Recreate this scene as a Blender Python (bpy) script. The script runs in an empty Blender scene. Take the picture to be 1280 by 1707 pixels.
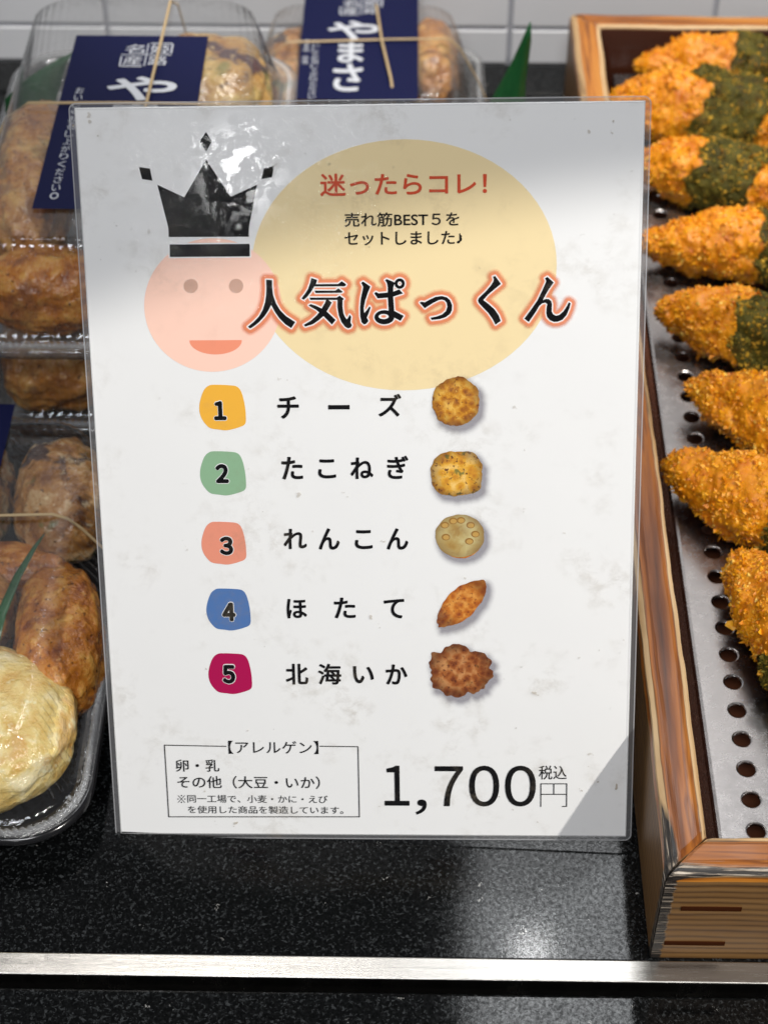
import bpy, bmesh, math, random
import numpy as np
from mathutils import Vector, Matrix, noise, geometry
random.seed(7); rng = np.random.default_rng(7)
SC = bpy.context.scene; COL = SC.collection
PI = math.pi

# ---------------------------------------------------------------- camera
PITCH, YAW = math.radians(45.647), math.radians(0.8616)
CAM = Vector((0.0114, -0.4226, 0.6273))
cd = bpy.data.cameras.new('camera'); cam = bpy.data.objects.new('camera', cd); COL.objects.link(cam)
cam.location = CAM
cam.rotation_euler = (PI/2 - PITCH, 0, YAW)
cd.sensor_fit = 'HORIZONTAL'; cd.sensor_width = 36; cd.lens = 2975/1280*36
cd.clip_start = .01; cd.clip_end = 50
cd.dof.use_dof = True; cd.dof.focus_distance = .70; cd.dof.aperture_fstop = 16
SC.camera = cam
# ---------------------------------------------------------------- world, lamps, exposure
W = bpy.data.worlds.new('World'); SC.world = W; W.use_nodes = True
bg = W.node_tree.nodes['Background']; bg.inputs[0].default_value = (.93, .95, 1.0, 1); bg.inputs[1].default_value = .13
def lamp(name, kind, loc, target, power, color=(1, 1, 1), **k):
    d = bpy.data.lights.new(name, kind); o = bpy.data.objects.new(name, d); COL.objects.link(o)
    o.location = loc; o.rotation_euler = (Vector(target) - Vector(loc)).to_track_quat('-Z', 'Y').to_euler()
    d.energy = power; d.color = color
    for a, v in k.items(): setattr(d, a, v)
    return o
SU, SV, SN = Vector((.9993, -.015, .0339)), Vector((-.0225, .481, .8764)), Vector((-.0295, -.8766, .4804))
SV = (SV - SU*SV.dot(SU)).normalized(); SN = SU.cross(SV)
SORG = Vector((0, 0, .003)) - SU*.105                  # lower left corner of the paper
sgn = lambda u, v: SORG + SU*u + SV*v
# key spot, right and in front: its cone edge crosses the upper quarter of the card
KEY = Vector((.87, -.62, 1.20))
edge, aim = sgn(.105, .257), sgn(.105, -.36)
half = (edge - KEY).angle(aim - KEY)
lamp('key_spot', 'SPOT', KEY, aim, 71, (1, .965, .90), spot_size=2*half, spot_blend=.05, shadow_soft_size=.014)
# added soft fill above and behind the viewer, brightens the card front
lamp('card_fill', 'AREA', (-.15, -1.15, 1.75), (0, .1, .1), 21, (.97, .98, 1), shape='RECTANGLE', size=.8, size_y=.45)
# small downlight beside the panel, its mirror image glows in the granite
lamp('downlight', 'AREA', (.165, .65, 1.19), (.165, .65, 0), .16, (1, 1, 1), shape='DISK', size=.035)
# ceiling panel mirrored in the granite
lamp('ceiling_panel', 'AREA', (.20, .63, 1.2), (.20, .63, 0), 2.5, (.95, .98, 1), shape='RECTANGLE', size=.215, size_y=.52)
# spot over the back of the display
lamp('back_spot', 'SPOT', (.30, .36, 1.5), (.12, .66, 0), 92, (1, .95, .88), spot_size=math.radians(33), spot_blend=.4, shadow_soft_size=.03)
# lamp bar mirrored in the steel trim
lamp('lamp_bar', 'AREA', (-.22, .40, 1.2), (-.22, .40, 0), 1.05, (1, .98, .95), shape='RECTANGLE', size=.36, size_y=.06)
# lamp behind the viewer whose glare sits on the upper left of the film
lamp('aisle_lamp', 'AREA', (-.36, -1.74, 1.02), (-.05, .13, .25), .85, (1, 1, 1), shape='DISK', size=.08)
SC.view_settings.view_transform = 'Standard'; SC.view_settings.look = 'None'
SC.view_settings.exposure = 0; SC.view_settings.gamma = 1
SC.render.engine = 'CYCLES'
cy = SC.cycles
cy.max_bounces = 10; cy.transparent_max_bounces = 24; cy.diffuse_bounces = 3; cy.glossy_bounces = 4; cy.caustics_reflective = False; cy.caustics_refractive = False
cy.use_denoising = True; cy.sample_clamp_indirect = 4

# ---------------------------------------------------------------- helpers
def mesh_obj(name, verts, faces, mat=None, parent=None, smooth=False, mats=None, mi=None, col=None, loc=None):
    me = bpy.data.meshes.new(name); me.from_pydata([tuple(v) for v in verts], [], [tuple(f) for f in faces]); me.update()
    for m in (mats or ([mat] if mat else [])): me.materials.append(m)
    if mi is not None: me.polygons.foreach_set('material_index', mi)
    if smooth: me.polygons.foreach_set('use_smooth', [True]*len(me.polygons))
    if col is not None:
        a = me.color_attributes.new('Col', 'FLOAT_COLOR', 'POINT'); a.data.foreach_set('color', np.asarray(col, np.float32).ravel())
    o = bpy.data.objects.new(name, me); COL.objects.link(o)
    if parent: o.parent = parent
    if loc: o.location = loc
    return o
def tag(o, label=None, cat=None, group=None, kind=None):
    for k, v in (('label', label), ('category', cat), ('group', group), ('kind', kind)):
        if v: o[k] = v
    return o
def empty(name, loc=(0, 0, 0), rot=None):
    o = bpy.data.objects.new(name, None); COL.objects.link(o); o.location = loc; o.empty_display_size = .02
    if rot: o.rotation_euler = rot
    return o
def box_vf(x0, x1, y0, y1, z0, z1):
    v = [(x, y, z) for z in (z0, z1) for y in (y0, y1) for x in (x0, x1)]
    f = [(0, 2, 3, 1), (4, 5, 7, 6), (0, 1, 5, 4), (2, 6, 7, 3), (0, 4, 6, 2), (1, 3, 7, 5)]
    return v, f
def bevel(o, w, seg=2, ang=40):
    m = o.modifiers.new('bevel', 'BEVEL'); m.width = w; m.segments = seg; m.limit_method = 'ANGLE'; m.angle_limit = math.radians(ang)
    return o
class N:
    """tiny node-graph helper"""
    def __init__(s, name):
        s.m = bpy.data.materials.new(name); s.m.use_nodes = True; s.t = s.m.node_tree; s.t.nodes.clear()
        s.out = s.n('ShaderNodeOutputMaterial')
    def n(s, typ, _=None, **k):
        nd = s.t.nodes.new(typ)
        for a, v in k.items():
            if hasattr(nd, a) and a not in ('Scale', 'Color'): setattr(nd, a, v)
        return nd
    def set(s, nd, **k):
        for a, v in k.items():
            a = a.replace('_', ' ')
            if hasattr(v, 'is_output'): s.t.links.new(v, nd.inputs[a])
            else: nd.inputs[a].default_value = v
        return nd
    def link(s, a, b): s.t.links.new(a, b)
    def coord(s, kind='Object', scale=(1, 1, 1), rot=(0, 0, 0), loc=(0, 0, 0)):
        c = s.n('ShaderNodeTexCoord'); m = s.n('ShaderNodeMapping'); s.link(c.outputs[kind], m.inputs[0])
        m.inputs['Scale'].default_value = scale; m.inputs['Rotation'].default_value = rot; m.inputs['Location'].default_value = loc
        return m.outputs[0]
    def noise(s, vec, scale, detail=3, rough=.55, dist=0):
        nd = s.n('ShaderNodeTexNoise'); s.link(vec, nd.inputs['Vector'])
        s.set(nd, Scale=scale, Detail=detail, Roughness=rough, Distortion=dist); return nd.outputs['Fac']
    def voro(s, vec, scale, out='Distance', feature='F1'):
        nd = s.n('ShaderNodeTexVoronoi'); nd.feature = feature; s.link(vec, nd.inputs['Vector']); s.set(nd, Scale=scale); return nd.outputs[out]
    def ramp(s, fac, stops, interp='LINEAR'):
        nd = s.n('ShaderNodeValToRGB'); cr = nd.color_ramp; cr.interpolation = interp
        while len(cr.elements) < len(stops): cr.elements.new(.5)
        for e, (p, c) in zip(cr.elements, stops):
            e.position = p; e.color = (c, c, c, 1) if not hasattr(c, '__len__') else (*c, 1)
        s.link(fac, nd.inputs[0]); return nd.outputs[0]
    def mix(s, fac, a, b, mode='MIX'):
        nd = s.n('ShaderNodeMix'); nd.data_type = 'RGBA'; nd.blend_type = mode
        for i, v in ((0, fac), (6, a), (7, b)):
            if hasattr(v, 'is_output'): s.link(v, nd.inputs[i])
            else: nd.inputs[i].default_value = v if (i == 0 or len(v) == 4) else (*v, 1)
        return nd.outputs[2]
    def math(s, op, a, b=0.):
        nd = s.n('ShaderNodeMath'); nd.operation = op
        for i, v in ((0, a), (1, b)):
            if hasattr(v, 'is_output'): s.link(v, nd.inputs[i])
            else: nd.inputs[i].default_value = v
        return nd.outputs[0]
    def bump(s, h, strength=.3, dist=.001):
        nd = s.n('ShaderNodeBump'); s.set(nd, Strength=strength, Distance=dist, Height=h); return nd.outputs[0]
    def sep(s, vec):
        nd = s.n('ShaderNodeSeparateXYZ'); s.link(vec, nd.inputs[0]); return nd.outputs
    def schlick(s, nrm, f0=.04):
        lw = s.n('ShaderNodeLayerWeight'); s.set(lw, Blend=.5, Normal=nrm)          # facing term is the same from both sides
        return s.math('ADD', s.math('MULTIPLY', s.math('POWER', lw.outputs['Facing'], 5.), 1-f0), f0)
    def bsdf(s, **k):
        nd = s.n('ShaderNodeBsdfPrincipled'); s.set(nd, **k); s.link(nd.outputs[0], s.out.inputs[0]); return nd
def c4(c): return (*c, 1)
def plain(name, col, rough=.6, **k):
    g = N(name); g.bsdf(Base_Color=c4(col), Roughness=rough, **k); return g.m
def srgb(r, g, b):
    f = lambda x: ((x/255+.055)/1.055)**2.4 if x > 10 else x/255/12.92
    return (f(r), f(g), f(b))

# ---------------------------------------------------------------- setting: granite, trim, wall
def granite():
    g = N('black_granite'); v = g.coord('Object')
    n1 = g.noise(v, 1500, 2, .6); n2 = g.noise(v, 620, 3, .7, .5); n3 = g.noise(v, 60, 2)
    sp = g.sep(g.voro(v, 900, 'Color'))
    f1 = g.ramp(n2, [(.49, 0.), (.60, 1.)]); f2 = g.ramp(sp[0], [(.35, 0.), (.95, 1.)])
    fl = g.math('MULTIPLY', f1, f2)
    c = g.mix(fl, (.0018, .0020, .0021), (.034, .037, .039))
    c = g.mix(g.math('MULTIPLY', g.ramp(n1, [(.45, 0.), (.75, 1.)]), .35), c, (.010, .011, .0115))
    spk = g.math('MULTIPLY', g.ramp(g.sep(g.voro(v, 420, 'Color'))[1], [(.994, 0.), (.998, 1.)]), g.ramp(n2, [(.56, 0.), (.60, 1.)]))
    c = g.mix(spk, c, (.38, .37, .35))
    sm = g.noise(g.coord('Object', (14, 60, 1)), 2.0, 4, .6)
    r = g.ramp(g.math('ADD', g.math('MULTIPLY', n2, .5), g.math('MULTIPLY', sm, .5)), [(.3, .035), (.7, .10)])
    sp_ = g.ramp(g.math('ADD', g.math('MULTIPLY', n2, .7), g.math('MULTIPLY', n1, .3)), [(.40, .12), (.60, .42)])
    g.bsdf(Base_Color=c, Roughness=r, Specular_IOR_Level=sp_, Normal=g.bump(n1, .03, .0003))
    return g.m
GRAN = granite()
v, f = box_vf(-.9, .9, -.0560, .6, -.03, 0)
tag(bevel(mesh_obj('countertop', v, f, GRAN), .0008), kind='structure')
v, f = box_vf(-.9, .9, -.42, -.0690, -.03, -.0030)
tag(bevel(mesh_obj('front_counter', v, f, GRAN), .0016, 3), kind='structure')
v, f = box_vf(-.9, .9, -.0690, -.0560, -.03, -.012)
tag(mesh_obj('counter_gap', v, f, plain('dark_gap', (.004, .004, .004), .7)), kind='structure')
def steel(name, base, rough, sx=(3, 60, 1)):
    g = N(name); v = g.coord('Object', sx); n = g.noise(v, 18, 5, .7); n2 = g.noise(g.coord('Object'), 35, 3)
    sc = g.voro(g.coord('Object', (4, 90, 1), (0, 0, .5)), 22, 'Distance', 'DISTANCE_TO_EDGE')
    scr = g.ramp(sc, [(.0, 1.), (.012, 0.)])
    c = g.mix(g.ramp(n, [(.3, 0.), (.7, 1.)]), tuple(x*.80 for x in base), base)
    c = g.mix(g.math('MULTIPLY', g.ramp(n2, [(.45, 0.), (.75, 1.)]), .25), c, tuple(x*.62 for x in base))
    g.bsdf(Base_Color=c, Metallic=1., Roughness=g.ramp(n, [(.25, rough*.75), (.75, rough*1.3)]), Anisotropic=.3, Normal=g.bump(g.math('ADD', n, g.math('MULTIPLY', scr, .6)), .05, .0003))
    return g.m
v, f = box_vf(-.9, .9, -.0655, -.0561, -.02, .0012)
v = [(x, y, z - (.0006 if y < -.06 and z > 0 else 0)) for x, y, z in v]
tag(bevel(mesh_obj('metal_trim', v, f, steel('trim_steel', (.50, .48, .45), .24)), .0006, 2),
    'brushed steel trim strip along the front edge of the black granite counter', 'trim')
def tile_mat():
    g = N('white_tile'); n = g.noise(g.coord('Object'), 30, 3)
    g.bsdf(Base_Color=g.mix(n, (.80, .81, .83), (.86, .86, .88)), Roughness=.25, Normal=g.bump(n, .05, .001)); return g.m
TW, GROUT = tile_mat(), plain('grout', (.55, .55, .58), .9)
tx, tz, tw, th = .0768, .0252, .1297, .066           # one joint crossing, tile size
vs, fs, ms = box_vf(-.9, .9, .605, .64, -.03, .9)[0], [], []
fs += box_vf(-.9, .9, .605, .64, -.03, .9)[1]; ms += [1]*6
for r in range(-1, 12):
    for cidx in range(-9, 9):
        off = 0
        x0 = tx + off + cidx*tw; z0 = tz + r*th
        vv, ff = box_vf(x0+.0016, x0+tw-.0016, .6015, .6065, max(z0+.0016, .0), z0+th-.0016)
        k = len(vs); vs += vv; fs += [tuple(i+k for i in q) for q in ff]; ms += [0]*6
wl = mesh_obj('tile_wall', vs, fs, mats=[TW, GROUT], mi=ms); bevel(wl, .0007, 2)
tag(wl, 'white glazed tile wall with grey joints behind the counter', 'wall')

# ---------------------------------------------------------------- the laminated card
HM = None
def homog(src, dst):
    A = []
    for (x, y), (u, w) in zip(src, dst):
        A += [[x, y, 1, 0, 0, 0, -u*x, -u*y, -u], [0, 0, 0, x, y, 1, -w*x, -w*y, -w]]
    return np.linalg.svd(np.array(A, float))[2][-1].reshape(3, 3)
HM = homog([(117, 179), (1068, 167), (1043, 1394), (202, 1389)], [(0, .297), (.21, .297), (.21, 0), (0, 0)])
def P(x, y):                                         # artwork coordinates -> metres on the A4 sheet
    q = HM @ np.array([x, y, 1.0]); return (q[0]/q[2], q[1]/q[2])
card = empty('menu_card', SORG)
card.rotation_euler = Matrix((SU, SV, SN)).transposed().to_euler()
tag(card, 'laminated white A4 menu card with crowned smiley face leaning over the black counter', 'sign')
L = .00004                                           # thickness of one ink layer
def flat(name, polys, mat, layer, parent=card, col=None):
    vs, fs = [], []
    for i, p in enumerate(polys):
        z = layer*L + i*.000002
        tr = geometry.tessellate_polygon([[Vector((a, b, 0)) for a, b in p]])
        k = len(vs); vs += [(a, b, z) for a, b in p]
        for t in tr:
            (ax, ay), (bx, by), (cx, cy_) = (p[j] for j in t)
            s = (bx-ax)*(cy_-ay) - (by-ay)*(cx-ax)
            fs.append(tuple(j+k for j in (t if s > 0 else t[::-1])))
    return mesh_obj(name, vs, fs, mat, parent)
def ell(cx, cy, rx, ry, n=72, a0=0, a1=2*PI): return [P(cx+rx*math.cos(a0+(a1-a0)*i/n), cy-ry*math.sin(a0+(a1-a0)*i/n)) for i in range(n)]
def ink(name, col, rough=.55): return plain(name, col, rough, Specular_IOR_Level=0.)
def paper_mat():
    g = N('white_paper'); n = g.noise(g.coord('Object'), 25, 3)
    g.bsdf(Base_Color=g.mix(n, (.80, .80, .80), (.84, .84, .835)), Roughness=.6, Specular_IOR_Level=.2); return g.m
PAPER = paper_mat()
BLACK = ink('black_ink', (.006, .006, .007)); WHITE = ink('white_ink', (.84, .84, .84))
v, f = box_vf(0, .21, 0, .297, -.0002, 0)
mesh_obj('paper', v, f, PAPER, card)
flat('cream_oval', [ell(668, 441, 254, 209.5)], ink('cream_ink', srgb(238, 217, 170)), 1)
face = flat('smiley_face', [ell(349, 508, 114, 111.5)], ink('peach_ink', srgb(250, 208, 190)), 2)
flat('eye', [ell(312.5, 476.5, 12, 12)], ink('eye_ink', srgb(202, 163, 146)), 3, face)
flat('eye', [ell(388, 476.3, 12, 12)], bpy.data.materials['eye_ink'], 3, face)
flat('mouth', [[P(310.7, 567), *[P(354.5 - 43.8*math.cos(t), 566.8 + 23.7*math.sin(t)) for t in np.linspace(.05, PI-.05, 28)], P(397.7, 566.5)]], ink('mouth_ink', srgb(240, 150, 120)), 3, face)
q = lambda pts, ox, oy, s: [P(ox + x/s, oy + y/s) for x, y in pts]
Z1 = lambda pts: q(pts, 200, 200, 2.909)
def grow(pts, d):
    c = np.mean(pts, 0); r = []
    for i in range(len(pts)):
        a, b, e = (np.array(pts[j % len(pts)]) for j in (i-1, i, i+1))
        n1 = np.array([(b-a)[1], -(b-a)[0]]); n2 = np.array([(e-b)[1], -(e-b)[0]])
        n1 = n1/(np.linalg.norm(n1)+1e-9); n2 = n2/(np.linalg.norm(n2)+1e-9); m = n1+n2; m /= max(np.linalg.norm(m), 1e-6)
        r.append(tuple(b + m*d/max(.55, m@n1)))
    return r
def cw(pts):                                         # make polygon clockwise in y-down pixels -> outward normals
    a = sum(x0*y1-x1*y0 for (x0, y0), (x1, y1) in zip(pts, pts[1:]+pts[:1])); return pts if a > 0 else pts[::-1]
crown_px = [cw(p) for p in [[(162, 312), (293, 373), (398, 190), (518, 370), (646, 312), (608, 518), (608, 565), (219, 566), (217, 522)],
     [(397, 56), (425, 102), (398, 152), (365, 102)], [(72, 226), (126, 234), (139, 293), (88, 285)], [(678, 233), (728, 220), (718, 277), (667, 285)],
     [(224, 602), (612, 599), (613, 660), (225, 663)]]]
crown = flat('crown', [Z1(p) for p in crown_px], BLACK, 5)
flat('crown_outline', [Z1(grow(p, 6)) for p in crown_px], WHITE, 4, crown)

# --- title lettering, brush style
def TZ(x0, pts): return [(x0 + x/12.8, 450 + y/12.8) for x, y in pts]
def ring(cx, cy, rx, ry, x0, n=28): return TZ(x0, [(cx+rx*math.cos(2*PI*i/n), cy+ry*math.sin(2*PI*i/n)) for i in range(n)])
T = []
T.append(TZ(400, [(487,200),(615,205),(618,350),(640,530),(700,700),(790,850),(920,980),(1115,1105),(1030,1235),(900,1150),(780,1030),(680,890),(598,740),(540,860),(460,980),(350,1100),(240,1190),(155,1243),(103,1205),(230,1100),(340,985),(420,840),(465,690),(488,540),(495,380)]))
for p in ([(300,162),(425,205),(400,290),(350,370),(290,470),(210,570),(140,630),(90,598),(160,510),(230,400),(275,270)],
          [(390,295),(870,290),(950,232),(1045,300),(1025,335),(990,342),(350,345)],
          [(370,432),(810,432),(880,385),(975,460),(940,480),(390,485)],
          [(262,582),(845,580),(905,540),(1000,610),(970,640),(970,780),(990,920),(1025,1000),(1060,1045),(1090,1010),(1120,945),(1155,990),(1140,1110),(1170,1170),(1150,1220),(1090,1240),(1030,1210),(950,1110),(890,960),(860,800),(858,632),(280,632)],
          [(620,625),(660,625),(740,690),(690,780),(630,880),(560,980),(470,1060),(340,1150),(175,1202),(142,1165),(300,1070),(420,960),(470,895),(530,805),(590,700)],
          [(245,745),(290,720),(400,755),(525,815),(640,885),(825,1060),(745,1160),(570,985),(470,895),(400,840),(280,775)]):
    T.append(TZ(490, p))
for p in ([(145,265),(190,240),(345,345),(290,480),(235,650),(205,800),(215,910),(270,850),(330,765),(352,800),(310,920),(272,1010),(310,1080),(260,1140),(215,1158),(160,1110),(130,980),(125,800),(140,600),(175,440),(190,350)],
          [(425,490),(460,460),(520,490),(700,475),(840,450),(960,405),(1040,495),(850,555),(700,585),(500,600)],
          [(655,210),(690,185),(800,230),(870,262),(835,350),(828,500),(845,720),(855,870),(860,960),(740,960),(730,800),(715,560),(712,350),(695,270)],
          [(820,855),(860,868),(1060,970),(990,1080),(860,1012),(800,960)]):
    T.append(TZ(585, p))
T.append(TZ(680, [(180,690),(210,670),(290,680),(400,620),(520,565),(650,548),(760,575),(830,640),(872,740),(870,850),(830,930),(740,1000),(620,1040),(440,1060),(410,1010),(540,985),(660,940),(740,870),(770,780),(755,690),(710,640),(650,625),(580,640),(460,700),(350,770),(290,812)]))
T.append(TZ(775, [(520,135),(570,118),(695,290),(560,400),(420,520),(320,635),(430,715),(560,830),(650,960),(697,1080),(582,1160),(520,1040),(430,910),(310,790),(220,690),(205,640),(225,590),(380,440),(480,320),(535,230),(540,190)]))
T.append(TZ(855, [(608,170),(660,138),(795,260),(700,390),(630,510),(565,635),(620,610),(690,612),(740,650),(760,720),(755,880),(790,940),(850,968),(920,950),(1010,870),(1080,760),(1120,680),(1158,705),(1130,820),(1070,960),(980,1060),(880,1098),(800,1100),(720,1065),(660,1000),(640,920),(645,800),(660,720),(620,692),(550,705),(490,760),(420,880),(268,1105),(172,1030),(320,830),(450,640),(550,430),(625,260),(632,220)]))
RINGS = [(ring(645, 1000, 212, 152, 585), ring(630, 985, 108, 55, 585)), (ring(968, 283, 110, 112, 585), ring(968, 283, 44, 46, 585))]
title = flat('title_lettering', [[P(*a) for a in p] for p in T], BLACK, 9)
vs, fs = [], []
for o_, i_ in RINGS:
    n = len(o_); k = len(vs); vs += [(*P(*a), 9*L+.00006) for a in o_] + [(*P(*a), 9*L+.00006) for a in i_]
    fs += [(k+j, k+n+j, k+n+(j+1) % n, k+(j+1) % n)[::-1] for j in range(n)]
mesh_obj('ring_strokes', vs, fs, BLACK, title)
# printed white edge and orange glow: one fine sheet coloured by distance to the strokes
def seg_dist(px, polys):
    d = np.full(len(px), 1e9); ins = np.zeros(len(px), bool)
    for p in polys:
        p = np.array(p); a = p; b = np.roll(p, -1, 0); inside = np.zeros(len(px), bool)
        for s, e in zip(a, b):
            t = np.clip(((px-s)@(e-s))/((e-s)@(e-s)+1e-12), 0, 1); d = np.minimum(d, np.hypot(*(px-s-t[:, None]*(e-s)).T))
            c = (s[1] > px[:, 1]) != (e[1] > px[:, 1])
            inside ^= c & (px[:, 0] < (e[0]-s[0])*(px[:, 1]-s[1])/((e[1]-s[1]) or 1e-9)+s[0])
        ins |= inside
    return np.where(ins, 0, d)
def sheet(name, x0, y0, x1, y1, step, fn, mat, layer, parent=card):
    nx, ny = int((x1-x0)/step), int((y1-y0)/step)
    X, Y = np.meshgrid(np.linspace(x0, x1, nx), np.linspace(y0, y1, ny)); px = np.stack([X.ravel(), Y.ravel()], 1)
    col = fn(px); uv = [(*P(a, b), layer*L) for a, b in px]
    keep = col[:, 3] > .003
    fs = []
    for j in range(ny-1):
        for i in range(nx-1):
            k = j*nx+i
            if keep[k] or keep[k+1] or keep[k+nx] or keep[k+nx+1]: fs.append((k, k+nx, k+nx+1, k+1))
    return mesh_obj(name, uv, fs, mat, parent, col=col)
def ink_alpha():
    g = N('soft_print'); a = g.n('ShaderNodeVertexColor'); a.layer_name = 'Col'
    d = g.n('ShaderNodeBsdfDiffuse'); g.link(a.outputs[0], d.inputs[0]); t = g.n('ShaderNodeBsdfTransparent'); m = g.n('ShaderNodeMixShader')
    g.link(a.outputs[1], m.inputs[0]); g.link(t.outputs[0], m.inputs[1]); g.link(d.outputs[0], m.inputs[2]); g.link(m.outputs[0], g.out.inputs[0]); return g.m
SOFT = ink_alpha()
HOLES = [i_ for o_, i_ in RINGS]
def glow(px):
    d = seg_dist(px, T + [o_ for o_, i_ in RINGS]); r = np.zeros((len(px), 4))
    for h in HOLES:
        hd = seg_dist(px, [h]); inh = hd <= 0
        a = np.array(h); cc = a.mean(0); rr = np.abs(a-cc).max(0); e = np.hypot(*((px-cc)/rr).T); d = np.where(inh, (1-e)*rr.min(), d)
    w = np.clip(2.6-d, 0, 1); g = np.clip(1-(d-2)/11.5, 0, 1); g = g*g*(3-2*g)
    r[:, :3] = (1-w)[:, None]*np.array(srgb(238, 140, 98)) + w[:, None]*.86; r[:, 3] = np.maximum(w, g*.93)
    return r
sheet('title_glow', 380, 438, 970, 572, 1.15, glow, SOFT, 7, title)

# --- type
def glyphs(items, layer, name, mat, parent=card):
    """items: (text, (left, top, right, bottom), weight) in artwork coordinates"""
    vs, fs = [], []
    for k, (s, (x0, y0, x1, y1), wt) in enumerate(items):
        cu = bpy.data.curves.new('t', 'FONT'); cu.body = s; cu.resolution_u = 6
        ob = bpy.data.objects.new('t', cu); COL.objects.link(ob); bpy.context.view_layer.update()
        me = ob.evaluated_get(bpy.context.evaluated_depsgraph_get()).to_mesh()
        co = np.array([v.co[:2] for v in me.vertices]); mn, mx = co.min(0), co.max(0)
        (a0, b1), (a1, b0) = P(x0, y0), P(x1, y1)
        if y1-y0 > 0 and abs(P(x0, y1)[0]-a0) > 0:
            (al, bl), (ar, br) = P(x0, y1), P(x1, y0)
        n = (co-mn)/np.maximum(mx-mn, 1e-6)
        em = abs(b1-b0)/max(mx[1]-mn[1], .2) * wt; a0 += em; a1 -= em; b0 += em; b1 -= em
        dirs = [(0, 0)] + ([(math.cos(2*PI*i/8), math.sin(2*PI*i/8)) for i in range(8)] if wt > 0 else [])
        for dk, (dx, dy) in enumerate(dirs):
            b = len(vs); vs += [(a0+(a1-a0)*t[0]+dx*em, b0+(b1-b0)*t[1]+dy*em, layer*L+dk*.0000015) for t in n]
            for p in me.polygons:
                i = list(p.vertices); fs.append(tuple(j+b for j in (i if p.normal.z > 0 else i[::-1])))
        COL.objects.unlink(ob); bpy.data.objects.remove(ob); bpy.data.curves.remove(cu)
    return mesh_obj(name, vs, fs, mat, parent)
RED = ink('red_ink', srgb(206, 80, 52))
glyphs([('迷ったらコレ！', (526, 289, 805, 324), .018)], 9, 'heading_text', RED)
glyphs([('売れ筋BEST５を', (567.5, 354, 759.4, 376), .012), ('セットしました♪', (568, 386, 765, 407), .012)], 9, 'subheading_text', BLACK)
rows = [[('チ', (457.5, 660, 494.7, 697.5)), ('ー', (542.8, 674.5, 578.7, 682)), ('ズ', (626, 656, 665, 694))],
        [('た', (465, 761, 502, 799)), ('こ', (526, 765, 557, 797)), ('ね', (580, 762, 619, 798)), ('ぎ', (641, 759, 677.5, 798))],
        [('れ', (469, 881, 509, 915)), ('ん', (527.5, 880, 564, 916)), ('こ', (588, 883, 618.5, 915)), ('ん', (641, 880, 678, 916))],
        [('ほ', (475, 998, 510, 1030.6)), ('た', (554, 995.6, 591, 1030.6)), ('て', (637, 998, 672, 1030.6))],
        [('北', (474, 1106, 513, 1141)), ('海', (528, 1106, 568, 1141)), ('い', (586.5, 1110, 622, 1139)), ('か', (641, 1107, 678, 1141))]]
for r in rows: glyphs([(s, b, .022) for s, b in r], 9, 'item_name', BLACK)
bad = [(328, 641, 405.6, 717, (238, 178, 66), '1', (351.6, 668, 374, 700)), (330, 752, 406.5, 825.6, (139, 176, 142), '2', (355, 773, 378.5, 805)),
       (333, 869.6, 407.6, 941, (228, 146, 122), '3', (362.6, 894, 386.6, 925)), (342, 981, 415.6, 1051, (80, 116, 172), '4', (367.5, 1004, 391.5, 1035.5)),
       (346, 1089, 418.6, 1157, (172, 22, 80), '5', (368.5, 1108, 391.5, 1139.5))]
blob = [(0, .55), (.015, .36), (.09, .13), (.2, .02), (.33, 0), (.62, .01), (.8, .04), (.9, .16), (.97, .42), (1, .68), (.985, .86), (.84, .94), (.6, 1), (.42, .985), (.24, .955), (.13, .86), (.04, .72)]
def smooth_closed(p, n=5):
    p = np.array(p, float); out = []
    for i in range(len(p)):
        a, b, c, d = (p[(i+k) % len(p)] for k in (-1, 0, 1, 2))
        for t in np.linspace(0, 1, n, endpoint=False):
            out.append(tuple(.5*((2*b)+(c-a)*t+(2*a-5*b+4*c-d)*t*t+(3*b-a-3*c+d)*t**3)))
    return out
for k, (x0, y0, x1, y1, c, d, db) in enumerate(bad):
    b = flat('number_badge', [[P(x0+(x1-x0)*a, y0+(y1-y0)*e) for a, e in smooth_closed(blob)]], ink('badge_ink_'+'abcde'[k], srgb(*c)), 3)
    b['label'] = ['mustard', 'sage green', 'salmon', 'blue', 'crimson'][k] + ' rounded blob with a black number'
    glyphs([(chr(0xFF10+int(d)), db, .045)], 9, 'digit', BLACK, b)
    if k >= 0: glyphs([(chr(0xFF10+int(d)), (db[0]-1.2, db[1]-1.2, db[2]+1.2, db[3]+1.2), .062)], 5, 'digit_outline', WHITE, b)
# allergen box
def bar(x0, y0, x1, y1, w):
    a, b = np.array(P(x0, y0)), np.array(P(x1, y1)); d = (b-a)/np.linalg.norm(b-a); n = np.array([-d[1], d[0]])*w/2; a = a-d*w/2; b = b+d*w/2
    return [tuple(a-n), tuple(b-n), tuple(b+n), tuple(a+n)]
w = .00040
flat('allergen_frame', [bar(273.5, 1242, 376, 1244, w), bar(533, 1243.8, 596, 1244.6, w), bar(596, 1244.6, 599, 1361.5, w), bar(599, 1361.5, 281.5, 1361.5, w), bar(281.5, 1361.5, 273.5, 1242, w)], BLACK, 9)
glyphs([('【アレルゲン】', (379.5, 1234.5, 530.4, 1257), .004), ('卵・乳', (292, 1265.7, 365.6, 1286.5), .008), ('その他（大豆・いか）', (294.8, 1293, 533.3, 1315), .008),
        ('同一工場で、小麦・かに・えび', (312.0, 1324.7, 546.3, 1339), .004), ('を使用した商品を製造しています。', (313, 1343, 572.4, 1357), .004)], 9, 'allergen_text', BLACK)
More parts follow.
